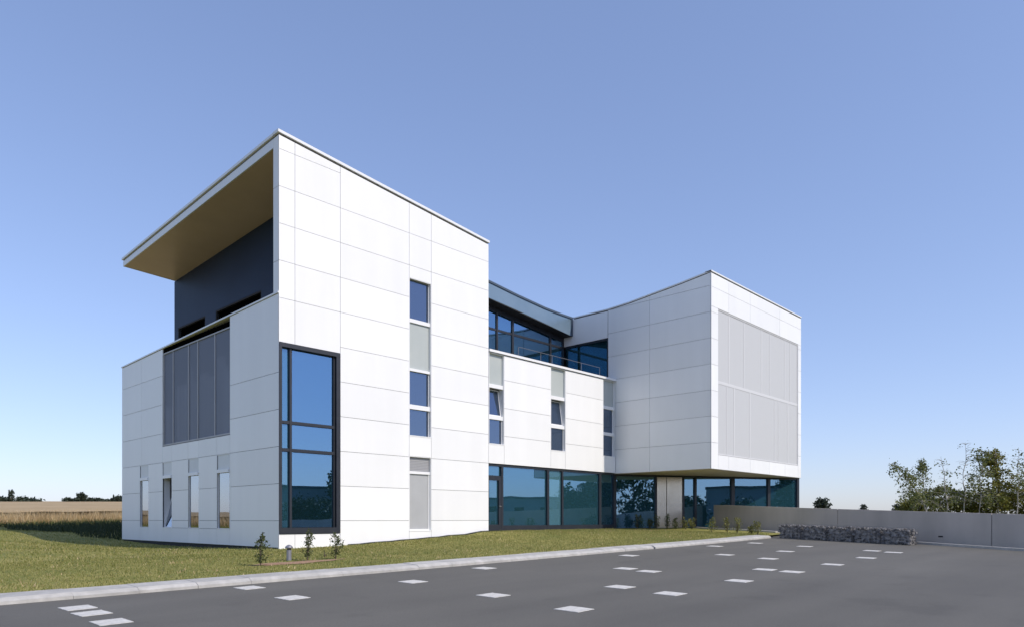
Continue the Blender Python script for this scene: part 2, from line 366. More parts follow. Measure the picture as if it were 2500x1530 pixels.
# grass blades
def blades(n, x0, x1, y0, y1, h0, h1, w0, w1, zf, keep, dens=None):
    x = rng.uniform(x0, x1, n); y = rng.uniform(y0, y1, n); k = keep(x, y); x, y = x[k], y[k]; n = len(x)
    z = zf(x, y) - .01; a = rng.uniform(0, 2 * np.pi, n); h = rng.uniform(h0, h1, n); wd = rng.uniform(w0, w1, n) / 2
    ln = rng.uniform(.1, .7, n) * h; b = rng.uniform(0, 2 * np.pi, n)
    dx, dy = np.cos(a) * wd, np.sin(a) * wd
    V = np.stack([np.stack([x - dx, y - dy, z], -1), np.stack([x + dx, y + dy, z], -1), np.stack([x + ln * np.cos(b), y + ln * np.sin(b), z + h], -1)], 1).reshape(-1, 3)
    return V
soilk = lambda x, y: ((x + 2.45) / 1.1) ** 2 + ((y + 5.42) / .33) ** 2 > 1
vis = lambda x, y: in_lawn(x, y) & (y > np.interp(x, KX, KY + .68)) & soilk(x, y) & ~((x > -.05) & (y > -.12) & (y < 14.5)) & ~((y > -3.2 - .515 * (x - 24)) & (x > 18))
Va = blades(150000, -13, 19, -8.6, 0, .02, .055, .012, .03, ground_z, vis)
Vb = blades(75000, -13, 8, -2, 29, .03, .08, .02, .045, ground_z, vis)
_pn = lambda x, y: np.sin(x * 1.9 + 1.3 * np.sin(y * 1.1)) + np.sin(y * 2.3 + 1.7 * np.sin(x * .8)) + .6 * np.sin(x * 4.7 + y * 3.1)
Vc = blades(16000, -12, 18, -8.6, 10, .06, .15, .015, .035, ground_z, lambda x, y: vis(x, y) & (_pn(x, y) > .9))
Vd = blades(9000, -12, 18, -8.6, 10, .03, .09, .02, .04, ground_z, lambda x, y: vis(x, y) & (_pn(y, x) > .8))
tag(np_mesh('straw', Vd, np.arange(len(Vd)).reshape(-1, 3), M['stalk']), 'dry straw coloured tufts in the lawn', 'dry grass', kind='stuff')
V = np.concatenate([Va, Vb, Vc]); tag(np_mesh('grass', V, np.arange(len(V)).reshape(-1, 3), M['blade']), 'short dry green grass covering the lawn', 'grass', kind='stuff')

# wheat field: standing stalks along its edge, a rough sheet of ears behind
crop_y = lambda x: 29.3 + .35 * np.sin(x * .9) + .25 * np.sin(x * 2.3 + 1)
V = blades(52000, -30, 26, 28.6, 33.5, .55, 1.02, .02, .05, plane, lambda x, y: (y > crop_y(x)) & (rng.uniform(0, 1, len(x)) < np.where(y < 31.5, 1, .6)))
tag(np_mesh('wheat', V, np.arange(len(V)).reshape(-1, 3), M['stalk']), 'edge of the ripe wheat field beyond the lawn', 'wheat', kind='stuff')
Vr = blades(26000, -6, 9, 14.6, 29.4, .10, .34, .02, .05, ground_z, lambda x, y: (x > -.19 * (y - 14.4) + .25 * np.sin(y * 1.7)) & (x < 9))  # rough grass cut to the building's shadow outline, its dark colour deepens the shade
tag(np_mesh('shadow_grass', Vr, np.arange(len(Vr)).reshape(-1, 3), M['leaf_dark']), 'unmown grass coloured dark to deepen the building shadow before the wheat', 'rough grass', kind='stuff')
Vw = blades(3500, -30, 26, 27.6, 30, .15, .5, .03, .07, plane, lambda x, y: y > crop_y(x) - 1.2)
tag(np_mesh('weeds', Vw, np.arange(len(Vw)).reshape(-1, 3), M['leaf_olive']), 'weeds along the foot of the wheat', 'weeds', kind='stuff')
xs = np.concatenate([np.linspace(-900, -60, 30), np.linspace(-57, 60, 80), np.linspace(70, 420, 26)]); ys = np.concatenate([np.arange(31, 60, 1.), np.geomspace(60, 900, 40)])
tag(grid('wheat_field', xs, ys, lambda x, y: plane(x, y) - .3 + (1.08 + .05 * np.sin(x * 1.7) * np.sin(y * 1.3)) * np.clip((-.12 - ((x - CAMX) * EX[0] + (y - CAMY) * EY[0]) / np.maximum(depth_of(x, y), 20)) / .04, 0, 1), M['wheat']), 'broad tan wheat field rising to the horizon', 'wheat field', kind='stuff')

# ------------------------------------------------------------------ the office building
B = thing('office_building', 'white panel-clad three storey office building with angular butterfly roof and canopy', 'building')
def PA(Y0): return lambda u, n, z: (u, Y0 - n, z)             # a front facing -Y
def PX(X0): return lambda u, n, z: (X0 - n, u, z)             # a front facing -X
GAP = .007
def panel(mb, P, u0, u1, za, zb0, zb1, back=.26, th=.03, bs=0):
    bu = u0 + (.035 if abs(u0) < .02 or abs(u0 - YD) < .02 or (abs(u0 - 18.64) < .001) else 0) + bs
    """one cladding panel (top may slope) on its dark backing"""
    za_ = za + GAP; t0, t1 = zb0 - GAP, zb1 - GAP; a, b = u0 + (GAP if bu == u0 else 0), u1 - GAP
    def q(n, A, Bq, Z, T0, T1): return [P(A, n, Z), P(Bq, n, Z), P(Bq, n, T1), P(A, n, T0)]
    mb.hexa(q(-th, a, b, za_, t0, t1), q(0, a, b, za_, t0, t1), 0)
    mb.hexa(q(-back, bu, u1, za, zb0, zb1), q(-th - .004, bu, u1, za, zb0, zb1), 1)
def column(mb, P, u0, u1, zs, top=None, back=.26, bs=0):
    """stack of panels between the listed heights; top(u) closes the last one under a sloping roof"""
    for a, b in zip(zs[:-1], zs[1:]): panel(mb, P, u0, u1, a, b, b, back, bs=bs)
    if top: panel(mb, P, u0, u1, zs[-1], top(u0), top(u1), back, bs=bs)
def pbox(mb, P, u0, u1, n0, n1, z0, z1, m=0, s0=0, s1=0):
    """box on a front: n0 inner, n1 outer; s0,s1 lift both ends (sloping bars)"""
    mb.hexa([P(u0, n0, z0 + s0), P(u1, n0, z0 + s1), P(u1, n1, z0 + s1), P(u0, n1, z0 + s0)], [P(u0, n0, z1 + s0), P(u1, n0, z1 + s1), P(u1, n1, z1 + s1), P(u0, n1, z1 + s0)], m)
def part(mb, name, mats, parent=B, label=None, **k):
    o = mb.build(name, mats, parent, **k)
    if label: o['label'] = label
    return o
fronts = [M['panel'], M['joint']]
A = PA(0); Bp = PX(0); XC = 18.64; YD = -5.34; Cp = PX(XC); D = PA(YD)
roofA = lambda x, y: 13.5 - .0967 * x - .04 * y
topA = lambda u: roofA(u, 0) - .15
J = [.9, 2.1, 3.3, 4.5, 5.7, 6.9, 8.1, 9.3, 10.5, 11.7, 12.9]
# long sunlit front (the tall block and the lower middle lie in one plane)
mb = MB()
column(mb, A, 0, .57, [-.6, .46]); column(mb, A, .57, 2.3, [-.6, .46])
column(mb, A, 0, .57, [6.68] + J[6:], topA); column(mb, A, .57, 2.3, [6.68] + J[6:], topA)
column(mb, A, 2.3, 5.31, [-.6] + J[:10], topA)
column(mb, A, 5.31, 6.39, [-.6, .5]); column(mb, A, 5.31, 6.39, [3.33, 4.1]); column(mb, A, 5.31, 6.39, [10.03, 10.5, 11.7], topA)
column(mb, A, 6.39, 9.51, [-.6] + J[:10], topA)
column(mb, A, 9.51, 10.45, [3.3, 4.12])
for a, b in ((10.45, 13.53), (14.6, 17.57)): column(mb, A, a, b, [3.3, 4.5, 5.7, 6.9, 7.96])
column(mb, A, 13.53, 14.6, [3.3, 4.12]); column(mb, A, 17.57, 18.6, [3.3, 4.12])
part(mb, 'front_facade', fronts)
# shaded side with the four narrow windows
mb = MB(); topB = lambda y: 8.29 - .0225 * y - .06
W4 = [(3.50, 4.54), (6.10, 7.08), (8.68, 9.65), (11.20, 12.20)]
column(mb, Bp, .012, 3.48, [.02] + J[:6] + [6.9], topB, bs=.31)
for a, b in ((4.54, 6.10), (7.08, 8.68)): column(mb, Bp, a, b, [.02, .6]); column(mb, Bp, a, b, [.6, .9, 2.1, 3.3]) ; column(mb, Bp, a, b, [3.3, 3.96])
column(mb, Bp, 3.48, 4.54, [.02, .6]); column(mb, Bp, 3.48, 4.54, [3.3, 3.96]); column(mb, Bp, 6.10, 7.08, [.02, .6]); column(mb, Bp, 6.10, 7.08, [3.3, 3.96])
column(mb, Bp, 8.68, 9.65, [.02, .6]); column(mb, Bp, 8.68, 9.65, [3.3, 3.96])
column(mb, Bp, 9.65, 11.20, [.02, .9, 2.1, 3.3]); column(mb, Bp, 11.20, 12.20, [.02, .6]); column(mb, Bp, 12.20, 14.45, [.02, .9, 2.1, 3.3])
column(mb, Bp, 9.65, 11.98, [3.3, 4.5, 5.7, 6.9], topB); column(mb, Bp, 11.98, 14.45, [3.3, 4.5, 5.7, 6.9], topB)
# the return edge of the tall front beside the open terrace
for a, b in ((8.28, 9.3), (9.3, 11.7)): panel(mb, Bp, .012, .37, a, b, b, .3)
panel(mb, Bp, .012, .37, 11.7, roofA(0, 0) - .15, roofA(0, .4) - .15, .3)
part(mb, 'side_facade', fronts)
# right wing: shaded flank and sunlit screen front
cp = [(-5.34, 12.39), (-3.7, 12.18), (-2.03, 12.0), (-.8, 11.87), (.49, 11.79), (2.81, 11.79), (14, 11.79)]
topC = lambda y: float(np.interp(y, [p[0] for p in cp], [p[1] for p in cp])) - .1
mb = MB()
column(mb, Cp, YD + .012, -2.03, [3.28] + J[3:10]); column(mb, Cp, -2.03, .47, [3.28] + J[3:10])
for a, b in zip([-5.328, -3.7, -2.03], [-3.7, -2.03]): panel(mb, Cp, a, b, 11.7, topC(a), topC(b)) if False else None
mb2 = MB()
def strip(mb, P, pts, z0, back=.26):
    """one panel with a many-pointed top edge"""
    n = len(pts)
    for nn0, nn1, m in ((-.03, 0, 0), (-back, -.034, 1)):
        for (a, ta), (b, tb) in zip(pts[:-1], pts[1:]): mb.hexa([P(a, nn0, z0 + GAP), P(b, nn0, z0 + GAP), P(b, nn0, tb), P(a, nn0, ta)], [P(a, nn1, z0 + GAP), P(b, nn1, z0 + GAP), P(b, nn1, tb), P(a, nn1, ta)], m)
strip(mb, Cp, [(-5.328, topC(-5.328)), (-3.7, topC(-3.7)), (-2.038, topC(-2.038))], 11.7)
strip(mb, Cp, [(-2.022, topC(-2.022)), (-1.6, topC(-1.6))], 11.7); strip(mb, Cp, [(-1.6, topC(-1.6)), (-.8, topC(-.8)), (.465, topC(.465))], 11.7 - .0)
column(mb, Cp, .49, 3.5, [10.3, 11.68])
part(mb, 'wing_flank', fronts)
mb = MB(); topD = lambda u: 12.28
column(mb, D, XC, 19.3, [3.28] + J[3:9] + [10.76]); column(mb, D, 28.68, 29.1, [3.28] + J[3:9] + [10.76])
for a, b in ((XC, 20.36), (20.36, 22.65), (22.65, 26.2), (26.2, 29.1)): column(mb, D, a, b, [10.76, 11.66], topD)
for a, b in ((19.3, 20.36), (20.36, 22.65), (22.65, 24.9), (24.9, 26.9), (26.9, 28.68)): column(mb, D, a, b, [3.28, 3.96])
part(mb, 'wing_front', fronts)
# hidden back and right-hand walls close the volume
mb = MB()
mb.box(.3, 29.1, 14.1, 14.4, -.6, 8); mb.box(2.6, 29.1, 14.1, 14.38, 8.002, 12.0); mb.box(28.8, 29.1, -5.0, 14.09, 3.3, 12.2); mb.box(28.8, 29.098, -4.9, 14.09, -.6, 3.298)
mb.box(9.27, 9.5, .31, 14.09, 8.0, 12.2)
part(mb, 'rear_wall', M['panel'])
# roofs
mb = MB()
def roof_slab(x0, x1, y0, y1, zf, th=.16, dz=-.1):
    P = [(x0, y0), (x1, y0), (x1, y1), (x0, y1)]
    mb.hexa([(a, b, zf(a, b) + dz - th) for a, b in P], [(a, b, zf(a, b) + dz) for a, b in P])
roof_slab(2.36, 9.5, .28, 14.4, roofA)
fz = [(9.51, 12.52), (12.3, 12.25), (14.3, 12.03), (16.35, 11.85), (17.6, 11.8), (18.62, 11.79)]
ftop = lambda x: float(np.interp(x, [p[0] for p in fz], [p[1] for p in fz]))
for (a, _), (b, _) in zip(fz[:-1], fz[1:]): roof_slab(a + (.004 if a < 9.6 else 0), b, 2.9, 14.4, lambda x, y: ftop(x))
for (a, _), (b, _) in zip(cp[:-1], cp[1:]): roof_slab(18.9, 29.08, max(a, -5.05), b, lambda x, y: topC(y) + .1 if x < 20 else max(topC(y) + .1, 11.8))
part(mb, 'roof', M['roof'])
# edge flashings: a pale cap over a dark shadow gap
def cap_line(pts, P, parent=B, h=.09, out=.05, back=.3, gap=.022):
    mb = MB()
    for i, ((a, za), (b, zb)) in enumerate(zip(pts[:-1], pts[1:])):
        mb.hexa([P(a, -back, za - h), P(b, -back, zb - h), P(b, out, zb - h), P(a, out, za - h)], [P(a, -back, za), P(b, -back, zb), P(b, out, zb), P(a, out, za)], 0)
        if i == 0: a += .065
        if i == len(pts) - 2: b -= .065
        mb.hexa([P(a, -back, za - h - gap), P(b, -back, zb - h - gap), P(b, -.012, zb - h - gap), P(a, -.012, za - h - gap)], [P(a, -back, za - h - .001), P(b, -back, zb - h - .001), P(b, -.012, zb - h - .001), P(a, -.012, za - h - .001)], 1)
    return part(mb, 'roof_edge', [M['cap'], M['cap_gap']], parent)
cap_line([(-.05, roofA(-.05, 0)), (9.53, roofA(9.53, 0))], A)
cap_line([(.29, roofA(0, .29)), (14.35, roofA(0, 14.35))], Bp, back=.25, gap=.035)
cap_line([(p[0] + (.0 if p[0] > YD else -.0), p[1]) for p in cp[:6]], Cp, h=.06, out=.03)
cap_line([(XC - .03, 12.39), (29.12, 12.39)], D, h=.06, out=.03)
# canopy over the corner terrace
sof = lambda x, y: 13.05 - .0355 * y - .05 * x
mb = MB(); zt = lambda x, y: roofA(x, y) - .155
mb.hexa([(0, .37, sof(0, .37)), (0, 14.3, sof(0, 14.3)), (0, 14.3, zt(0, 14.3)), (0, .37, zt(0, .37))], [(.05, .37, sof(0, .37)), (.05, 14.3, sof(0, 14.3)), (.05, 14.3, zt(0, 14.3)), (.05, .37, zt(0, .37))])
mb.hexa([(.051, 14.25, sof(0, 14.25)), (2.32, 14.25, sof(2.32, 14.25)), (2.32, 14.25, zt(2.3, 14.25)), (.051, 14.25, zt(0, 14.25))], [(.051, 14.3, sof(0, 14.3)), (2.32, 14.3, sof(2.32, 14.3)), (2.32, 14.3, zt(2.3, 14.3)), (.051, 14.3, zt(0, 14.3))])
cn = part(mb, 'canopy', M['cap'])
mb = MB(); Q = [(.055, .372), (2.325, .372), (2.325, 14.245), (.055, 14.245)]
mb.hexa([(a, b, sof(a, b) + .01) for a, b in Q], [(a, b, sof(a, b) + .06) for a, b in Q]); part(mb, 'soffit', M['soffit'], cn)
mb = MB(); mb.hexa([(a, b, sof(a, b) + .08) for a, b in Q], [(a, b, zt(a, b)) for a, b in Q]); part(mb, 'canopy_deck', M['roof'], cn)
# dark terrace wall with two low dark windows
mb = MB()
X0 = 2.33
for y0, y1, z0, z1 in ((.31, 5.7, 7.3, None), (5.7, 9.85, 10.12, None), (9.85, 10.93, 7.3, None), (10.93, 13.95, 10.12, None), (13.95, 14.4, 7.3, None)):
    mb.hexa([(X0, y0, z0), (X0 + .25, y0, z0), (X0 + .25, y1, z0), (X0, y1, z0)], [(X0, y0, sof(X0, y0)), (X0 + .25, y0, sof(X0, y0)), (X0 + .25, y1, sof(X0, y1)), (X0, y1, sof(X0, y1))])
part(mb, 'terrace_wall', M['navy'])
for a, b in ((5.7, 9.85), (10.93, 13.95)):
    mb = MB(); mb.box(X0 + .01, X0 + .2, a, a + .06, 7.3, 10.12); mb.box(X0 + .01, X0 + .2, b - .06, b, 7.3, 10.12); mb.box(X0 + .01, X0 + .2, a + .06, b - .06, 10.06, 10.12)
    wdw = part(mb, 'terrace_window', M['gap']); mb = MB(); mb.box(X0 + .12, X0 + .15, a + .061, b - .061, 7.3, 10.058); part(mb, 'pane', M['black'], wdw)
# terrace parapet cap on the side front
mb = MB()
pts = [(.012, topB(0) + .07), (14.47, topB(14.47) + .07)]
(a, za), (b, zb) = pts
mb.hexa([Bp(a, -.35, za - .055), Bp(b, -.35, zb - .055), Bp(b, .03, zb - .055), Bp(a, .03, za - .055)], [Bp(a, -.35, za), Bp(b, -.35, zb), Bp(b, .03, zb), Bp(a, .03, za)])
part(mb, 'terrace_parapet', M['cap'])
# floors and inner walls seen through the glass
mb = MB(); mb.box(.32, 28.7, .34, 14.0, .2, .42); mb.box(.32, 28.7, .34, 14.0, 3.30, 3.5); mb.box(.4, 18.35, .34, 14.0, 7.1, 7.3); mb.box(18.95, 28.7, -5.0, 14.0, 7.1, 7.3); mb.box(18.95, 28.7, -5.0, .339, 3.45, 3.6)
part(mb, 'floor_slab', M['infloor'])
mb = MB(); mb.box(.4, 28.6, 6.0, 6.2, .43, 3.29); mb.box(2.62, 18.3, 5.0, 5.2, 3.51, 7.09); mb.box(2.62, 28, 7.0, 7.2, 7.31, 11.0); mb.box(5.0, 5.15, .4, 5.9, .43, 3.29); mb.box(9.3, 9.45, .4, 5.9, .43, 3.29)
mb.box(9.3, 9.45, .4, 4.9, 3.51, 7.09); mb.box(14.0, 14.1, .4, 4.9, 3.51, 7.09); mb.box(2.8, 2.9, .4, 4.9, 3.51, 7.09); mb.box(23.4, 23.6, -.5, 5.9, .43, 3.25)
part(mb, 'inner_wall', M['inwall'])

# slot windows: frame, bars, panes and grey infill panels between two jambs
M['infill_pale'] = varied('pale_infill', (.60, .62, .62), (.66, .68, .68), 1.2, .35)
def slot(P, u0, u1, segs, rec=.14, name='window', label=None, jamb='white', glassm='glass_office', dark=False):
    z0, z1 = segs[0][0], segs[-1][1]; f = MB()
    j = .025
    for a, b in ((u0 + .001, u0 + j), (u1 - j, u1 - .001)): pbox(f, P, a, b, -.3, -.004, z0, z1)
    pbox(f, P, u0 + j, u1 - j, -.3, -.002, z1 - .02, z1); pbox(f, P, u0 + j, u1 - j, -.3, .012, z0 - .015, z0 + .02)
    a, b = u0 + j + .001, u1 - (j + .001 if not dark else .038); subs = []
    for s0, s1, kind in segs:
        if kind == 'bar': pbox(f, P, a, b, -rec - .06, -rec + .09, s0, s1); continue
        if kind in ('infill', 'louvre', 'blind'):
            m = MB(); pbox(m, P, a, b, -rec - .05, -rec + .03, s0, s1)
            if kind == 'louvre':
                k = s0 + .03
                while k < s1 - .04: pbox(m, P, a + .01, b - .01, -rec + .0301, -rec + .045, k, k + .03); k += .06
            if kind == 'blind':
                for q0, q1 in ((a, a + .05), (b - .05, b)): pbox(f, P, q0, q1, -rec + .031, -rec + .06, s0, s1)
                pbox(f, P, a + .05, b - .05, -rec + .031, -rec + .06, s0, s0 + .07)
            subs.append(({'infill': 'infill_panel', 'louvre': 'louvre', 'blind': 'blind'}[kind], m, M['infill_pale' if dark else kind])); continue
        m = MB(); fw = .05
        if kind == 'glass':
            for q0, q1 in ((a, a + .035), (b - .035, b)): pbox(f, P, q0, q1, -rec - .05, -rec + .03, s0, s1)
            pbox(m, P, a + .035, b - .035, -rec - .012, -rec, s0, s1); subs.append(('pane', m, M[glassm]))
        if kind == 'tilt':      # inward tilted leaf, hinged at its foot
            ang = R(13 if dark else 8.5); sf = MB(); h = s1 - s0
            def T(u, n, z): return P(u, -rec + n - (z - s0) * math.sin(ang), s0 + (z - s0) * math.cos(ang))
            for q0, q1, r0, r1 in ((a + .01, a + .06, s0, s1), (b - .06, b - .01, s0, s1), (a + .06, b - .06, s0, s0 + .05), (a + .06, b - .06, s1 - .05, s1)): pbox(sf, T, q0, q1, -.05, 0, r0, r1)
            pbox(m, T, a + .06, b - .06, -.03, -.018, s0 + .05, s1 - .05)
            subs.append(('sash', sf, M['white'])); subs.append(('pane', m, M[glassm]))
    if dark:
        m = MB(); pbox(m, P, u1 - .036, u1 - j - .001, -.045, -.006, z0 + .021, z1 - .021); subs.append(('reveal', m, M['frame']))
    o = part(f, name, M[jamb], B, label)
    for n_, m_, mt in subs: m_.build(n_, mt, o)
    return o
slot(A, 5.31, 6.39, [(4.1, 5.12, 'glass'), (5.12, 5.29, 'bar'), (5.29, 6.56, 'glass'), (6.56, 6.66, 'bar'), (6.66, 8.39, 'infill'), (8.39, 8.53, 'bar'), (8.53, 10.03, 'glass')], label='tall slot window stacking three panes and a grey panel')
slot(A, 5.31, 6.39, [(.5, 2.67, 'blind'), (2.67, 2.77, 'bar'), (2.77, 3.33, 'louvre')], label='ground floor slot window with closed grey blind')
for u0, u1, k in ((9.53, 10.45, 'tilt'), (13.53, 14.6, 'tilt'), (17.57, 18.58, 'glass')):
    slot(A, u0, u1, [(4.12, 5.17, 'glass'), (5.17, 5.33, 'bar'), (5.33, 6.5, k), (6.5, 6.66, 'bar'), (6.66, 7.96, 'infill')])
for i, (u0, u1) in enumerate(W4):
    slot(Bp, u0, u1, [(.6, 2.63, 'tilt' if i == 2 else 'glass'), (2.63, 2.75, 'bar'), (2.75, 3.3, 'infill')], rec=.05, jamb='cap', dark=True, glassm='glass_side', label='narrow window with its leaf tilted open' if i == 2 else None)
# corner window in a dark projecting frame
f = MB(); u0, u1, z0, z1 = .005, 2.27, .47, 6.67
for a, b in ((u0, u0 + .09), (u1 - .14, u1)): pbox(f, A, a, b, -.3, .03, z0, z1)
pbox(f, A, u0 + .09, u1 - .14, -.3, .03, z1 - .13, z1); pbox(f, A, u0 + .09, u1 - .14, -.3, .03, z0, z0 + .2)
pbox(f, A, .405, .485, -.2, -.04, z0 + .2, z1 - .13)
for za, zb in ((3.16, 3.26), (4.06, 4.16)): pbox(f, A, u0 + .09, .405, -.2, -.05, za, zb); pbox(f, A, .485, u1 - .14, -.2, -.05, za, zb)
pbox(f, A, u1 - .2, u1 - .14, -.2, -.06, z0 + .2, z1 - .13)
cw = part(f, 'corner_window', M['frame'])
for a, b in ((.1, .4), (.49, 2.06)):
    for za, zb in ((.68, 3.15), (3.27, 4.05), (4.17, 6.53)):
        m = MB(); pbox(m, A, a, b, -.13, -.12, za, zb); m.build('pane', M['glass'] if a < .3 else M['glass_corner'], cw)
m = MB(); m.box(.55, .95, .75, .8, .44, 1.75); part(m, 'partition', M['green'])
# perforated sun screens
f = MB(); y0, y1, z0, z1 = 3.5, 9.63, 3.98, 7.82
pbox(f, Bp, y0, y1, -.12, -.02, z0, z0 + .06); pbox(f, Bp, y0, y1, -.12, -.02, z1 - .05, z1)
for a in (3.5, 4.75, 6.25, 7.1, 8.6, 9.57): pbox(f, Bp, a, a + .06, -.12, -.03, z0 + .06, z1 - .05)
o = part(f, 'sun_screen', M['louvre'], label='blue grey perforated screen on the shaded side')
m = MB()
for a, b in ((3.56, 4.75), (4.81, 6.25), (6.31, 7.1), (7.16, 8.6), (8.66, 9.57)): pbox(m, Bp, a, b, -.07, -.055, z0 + .06, z1 - .05)
m.build('mesh_panel', M['screen_grey'], o)
m = MB()
k = 3.6; 
while k < 9.5:
    wd = random.uniform(.08, .22); dn = random.uniform(-.125, -.10); pbox(m, Bp, k, k + wd, dn - .03, dn, 4.0, random.choice([6.3, 6.5, 6.9]) if k < 8.6 else 5.6); k += wd + random.uniform(.02, .22)
m.build('curtain', M['curtain'], o)
m = MB(); pbox(m, Bp, 3.48, 10.6, -.31, -.29, 3.9, 7.95); m.build('window_glass', M['black'], o)
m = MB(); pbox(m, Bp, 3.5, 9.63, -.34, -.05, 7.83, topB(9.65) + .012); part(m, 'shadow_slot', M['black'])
f = MB(); u0, u1, z0, z1 = 19.3, 28.68, 3.97, 10.75
pbox(f, D, u0, u1, -.1, -.02, z0 + .0, z0 + .05); pbox(f, D, u0, u1, -.1, -.02, z1 - .05, z1 - .001); pbox(f, D, u0 + .045, u1 - .045, -.042, -.032, 7.29, 7.43)
for a in (u0 + .001, u1 - .046): pbox(f, D, a, a + .045, -.1, -.02, z0 + .05, z1 - .05)
for a, wd in ((20.4, .10), (22.0, .07), (24.0, .10), (25.0, .07), (26.9, .08), (27.6, .06)): pbox(f, D, a, a + wd, -.042, -.034, 7.43, z1 - .05)
for a, wd in ((20.2, .05), (20.95, .09), (22.65, .10), (25.6, .07), (26.1, .05), (27.3, .10)): pbox(f, D, a, a + wd, -.042, -.034, z0 + .05, 7.29)
o = part(f, 'sun_screen', M['screen_post'], label='large white perforated screen on the sunlit wing front')
m = MB(); pbox(m, D, u0 + .05, u1 - .05, -.06, -.043, z0 + .05, z1 - .05); m.build('mesh_panel', M['screen_white'], o)
m = MB(); pbox(m, D, u0 + .0, u1 - .0, -.62, -.6, z0, z1); m.build('window_glass', M['blind'], o)
# parapet and handrail of the roof terrace between the blocks
m = MB(); m.box(9.52, 18.63, -.07, .33, 7.985, 8.085); part(m, 'parapet', M['white'])
m = MB(); m.box(9.52, 18.6, .22, .31, 7.31, 7.98); part(m, 'parapet_upstand', M['white'])
m = MB(); m.tube([(11.6, .24, 8.57), (17.62, .24, 8.57)], .011, 8)
rl = part(m, 'railing', M['wire'])
for x in (11.6, 13.1, 13.9, 16.1, 17.6):
    m = MB(); m.tube([(x, .24, 8.085), (x, .24, 8.55)], .011, 8); m.build('rail_post', M['wire'], rl)
# recessed top-floor glazing, its fascia and soffit
fb = lambda x: float(np.interp(x, [9.51, 12.3, 15, 18.6], [11.68, 11.43, 11.19, 10.77]))
m = MB(); e = MB()
for (a, ta), (b, tb) in zip(fz[:-1], fz[1:]):
    m.hexa([(a, 2.81, fb(a)), (b, 2.81, fb(b)), (b, 2.81, tb - .1), (a, 2.81, ta - .1)], [(a, 2.87, fb(a)), (b, 2.87, fb(b)), (b, 2.87, tb - .1), (a, 2.87, ta - .1)])
    e.hexa([(a, 2.76, ta - .098), (b, 2.76, tb - .098), (b, 2.95, tb - .098), (a, 2.95, ta - .098)], [(a, 2.76, ta), (b, 2.76, tb), (b, 2.95, tb), (a, 2.95, ta)])
fs = part(m, 'fascia', M['fascia']); e.box(18.50, 18.62, 2.765, 2.808, fb(18.5) - .01, ftop(18.6) - .1); e.build('trim', M['trim'], fs)
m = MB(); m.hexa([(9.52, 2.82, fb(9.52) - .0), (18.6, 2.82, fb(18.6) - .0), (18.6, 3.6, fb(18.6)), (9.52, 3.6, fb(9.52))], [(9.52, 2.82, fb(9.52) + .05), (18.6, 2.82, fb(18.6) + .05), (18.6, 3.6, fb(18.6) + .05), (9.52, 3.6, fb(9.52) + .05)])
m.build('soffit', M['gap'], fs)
f = MB(); GY = 3.43
gt = lambda x: fb(x) - .12
f.hexa([(9.52, GY - .04, gt(9.52) - .1), (18.6, GY - .04, gt(18.6) - .1), (18.6, GY + .08, gt(18.6) - .1), (9.52, GY + .08, gt(9.52) - .1)], [(9.52, GY - .04, fb(9.52)), (18.6, GY - .04, fb(18.6)), (18.6, GY + .08, fb(18.6)), (9.52, GY + .08, fb(9.52))])
for x, wd in ((11.2, .1), (13.45, .11), (14.58, .13), (17.5, .13)): f.box(x - wd / 2, x + wd / 2, GY - .05, GY + .08, 7.31, gt(x + wd / 2) - .1)
f.box(18.5, 18.62, GY - .045, GY + .08, 7.31, fb(18.6) - .001)
for a, b in ((9.52, 11.15), (11.25, 13.395), (13.505, 14.515), (14.645, 17.435), (17.565, 18.5)): f.box(a, b, GY - .03, GY + .06, 10.18, 10.29); f.box(a, b, GY - .03, GY + .06, 7.31, 7.45)
tg = part(f, 'terrace_glazing', M['frame'])
for a, b in ((9.52, 11.15), (11.25, 13.395), (13.505, 14.515), (14.645, 17.435), (17.565, 18.5)):
    p = MB(); p.box(a, b, GY, GY + .012, 7.45, 10.18)
    p.hexa([(a, GY, 10.29), (b, GY, 10.29), (b, GY + .012, 10.29), (a, GY + .012, 10.29)], [(a, GY, gt(a) - .1), (b, GY, gt(b) - .1), (b, GY + .012, gt(b) - .1), (a, GY + .012, gt(a) - .1)]); p.build('pane', M['glass_corner'], tg)
f = MB()
pbox(f, Cp, .492, .56, -.2, -.02, 7.31, 10.29); pbox(f, Cp, .56, 3.38, -.2, -.02, 10.2, 10.29); pbox(f, Cp, .56, 3.38, -.2, -.02, 7.31, 7.45)
ww = part(f, 'wing_window', M['frame']); p = MB(); pbox(p, Cp, .56, 3.38, -.12, -.108, 7.45, 10.2); p.build('pane', M['glass_dark'], ww)
# ground floor glazing under the middle front
f = MB(); Z0, Z1 = .44, 3.27
E = PA(-.04 + .14)
f.box(9.515, 18.62, .06, .24, 3.2, 3.285); f.box(10.45, 18.55, .06, .24, .2, .68)
for a, b in ((10.33, 10.45), (13.34, 13.48), (14.40, 14.51), (17.32, 17.50)): f.box(a, b, .05, .23, .2, 3.2)
f.box(18.55, 18.75, .05, .3, .2, 3.2); f.box(9.515, 9.55, .06, .23, .2, 3.2)
gz_ = part(f, 'ground_glazing', M['frame'])
for a, b in ((10.45, 13.34), (13.48, 14.40), (14.51, 17.32), (17.50, 18.55)):
    p = MB(); p.box(a, b, .13, .142, .68, 3.2); p.build('pane', M['glass_pale'] if b - a < 1 and a < 14 else M['glass'], gz_)
f = MB(); f.box(9.55, 10.33, .07, .2, 2.70, 2.80); f.box(9.55, 9.60, .06, .2, .46, 2.7); f.box(10.19, 10.33, .06, .2, .46, 2.7); f.box(9.6, 10.19, .06, .2, .46, .72); f.box(9.6, 10.19, .06, .2, 2.6, 2.7)
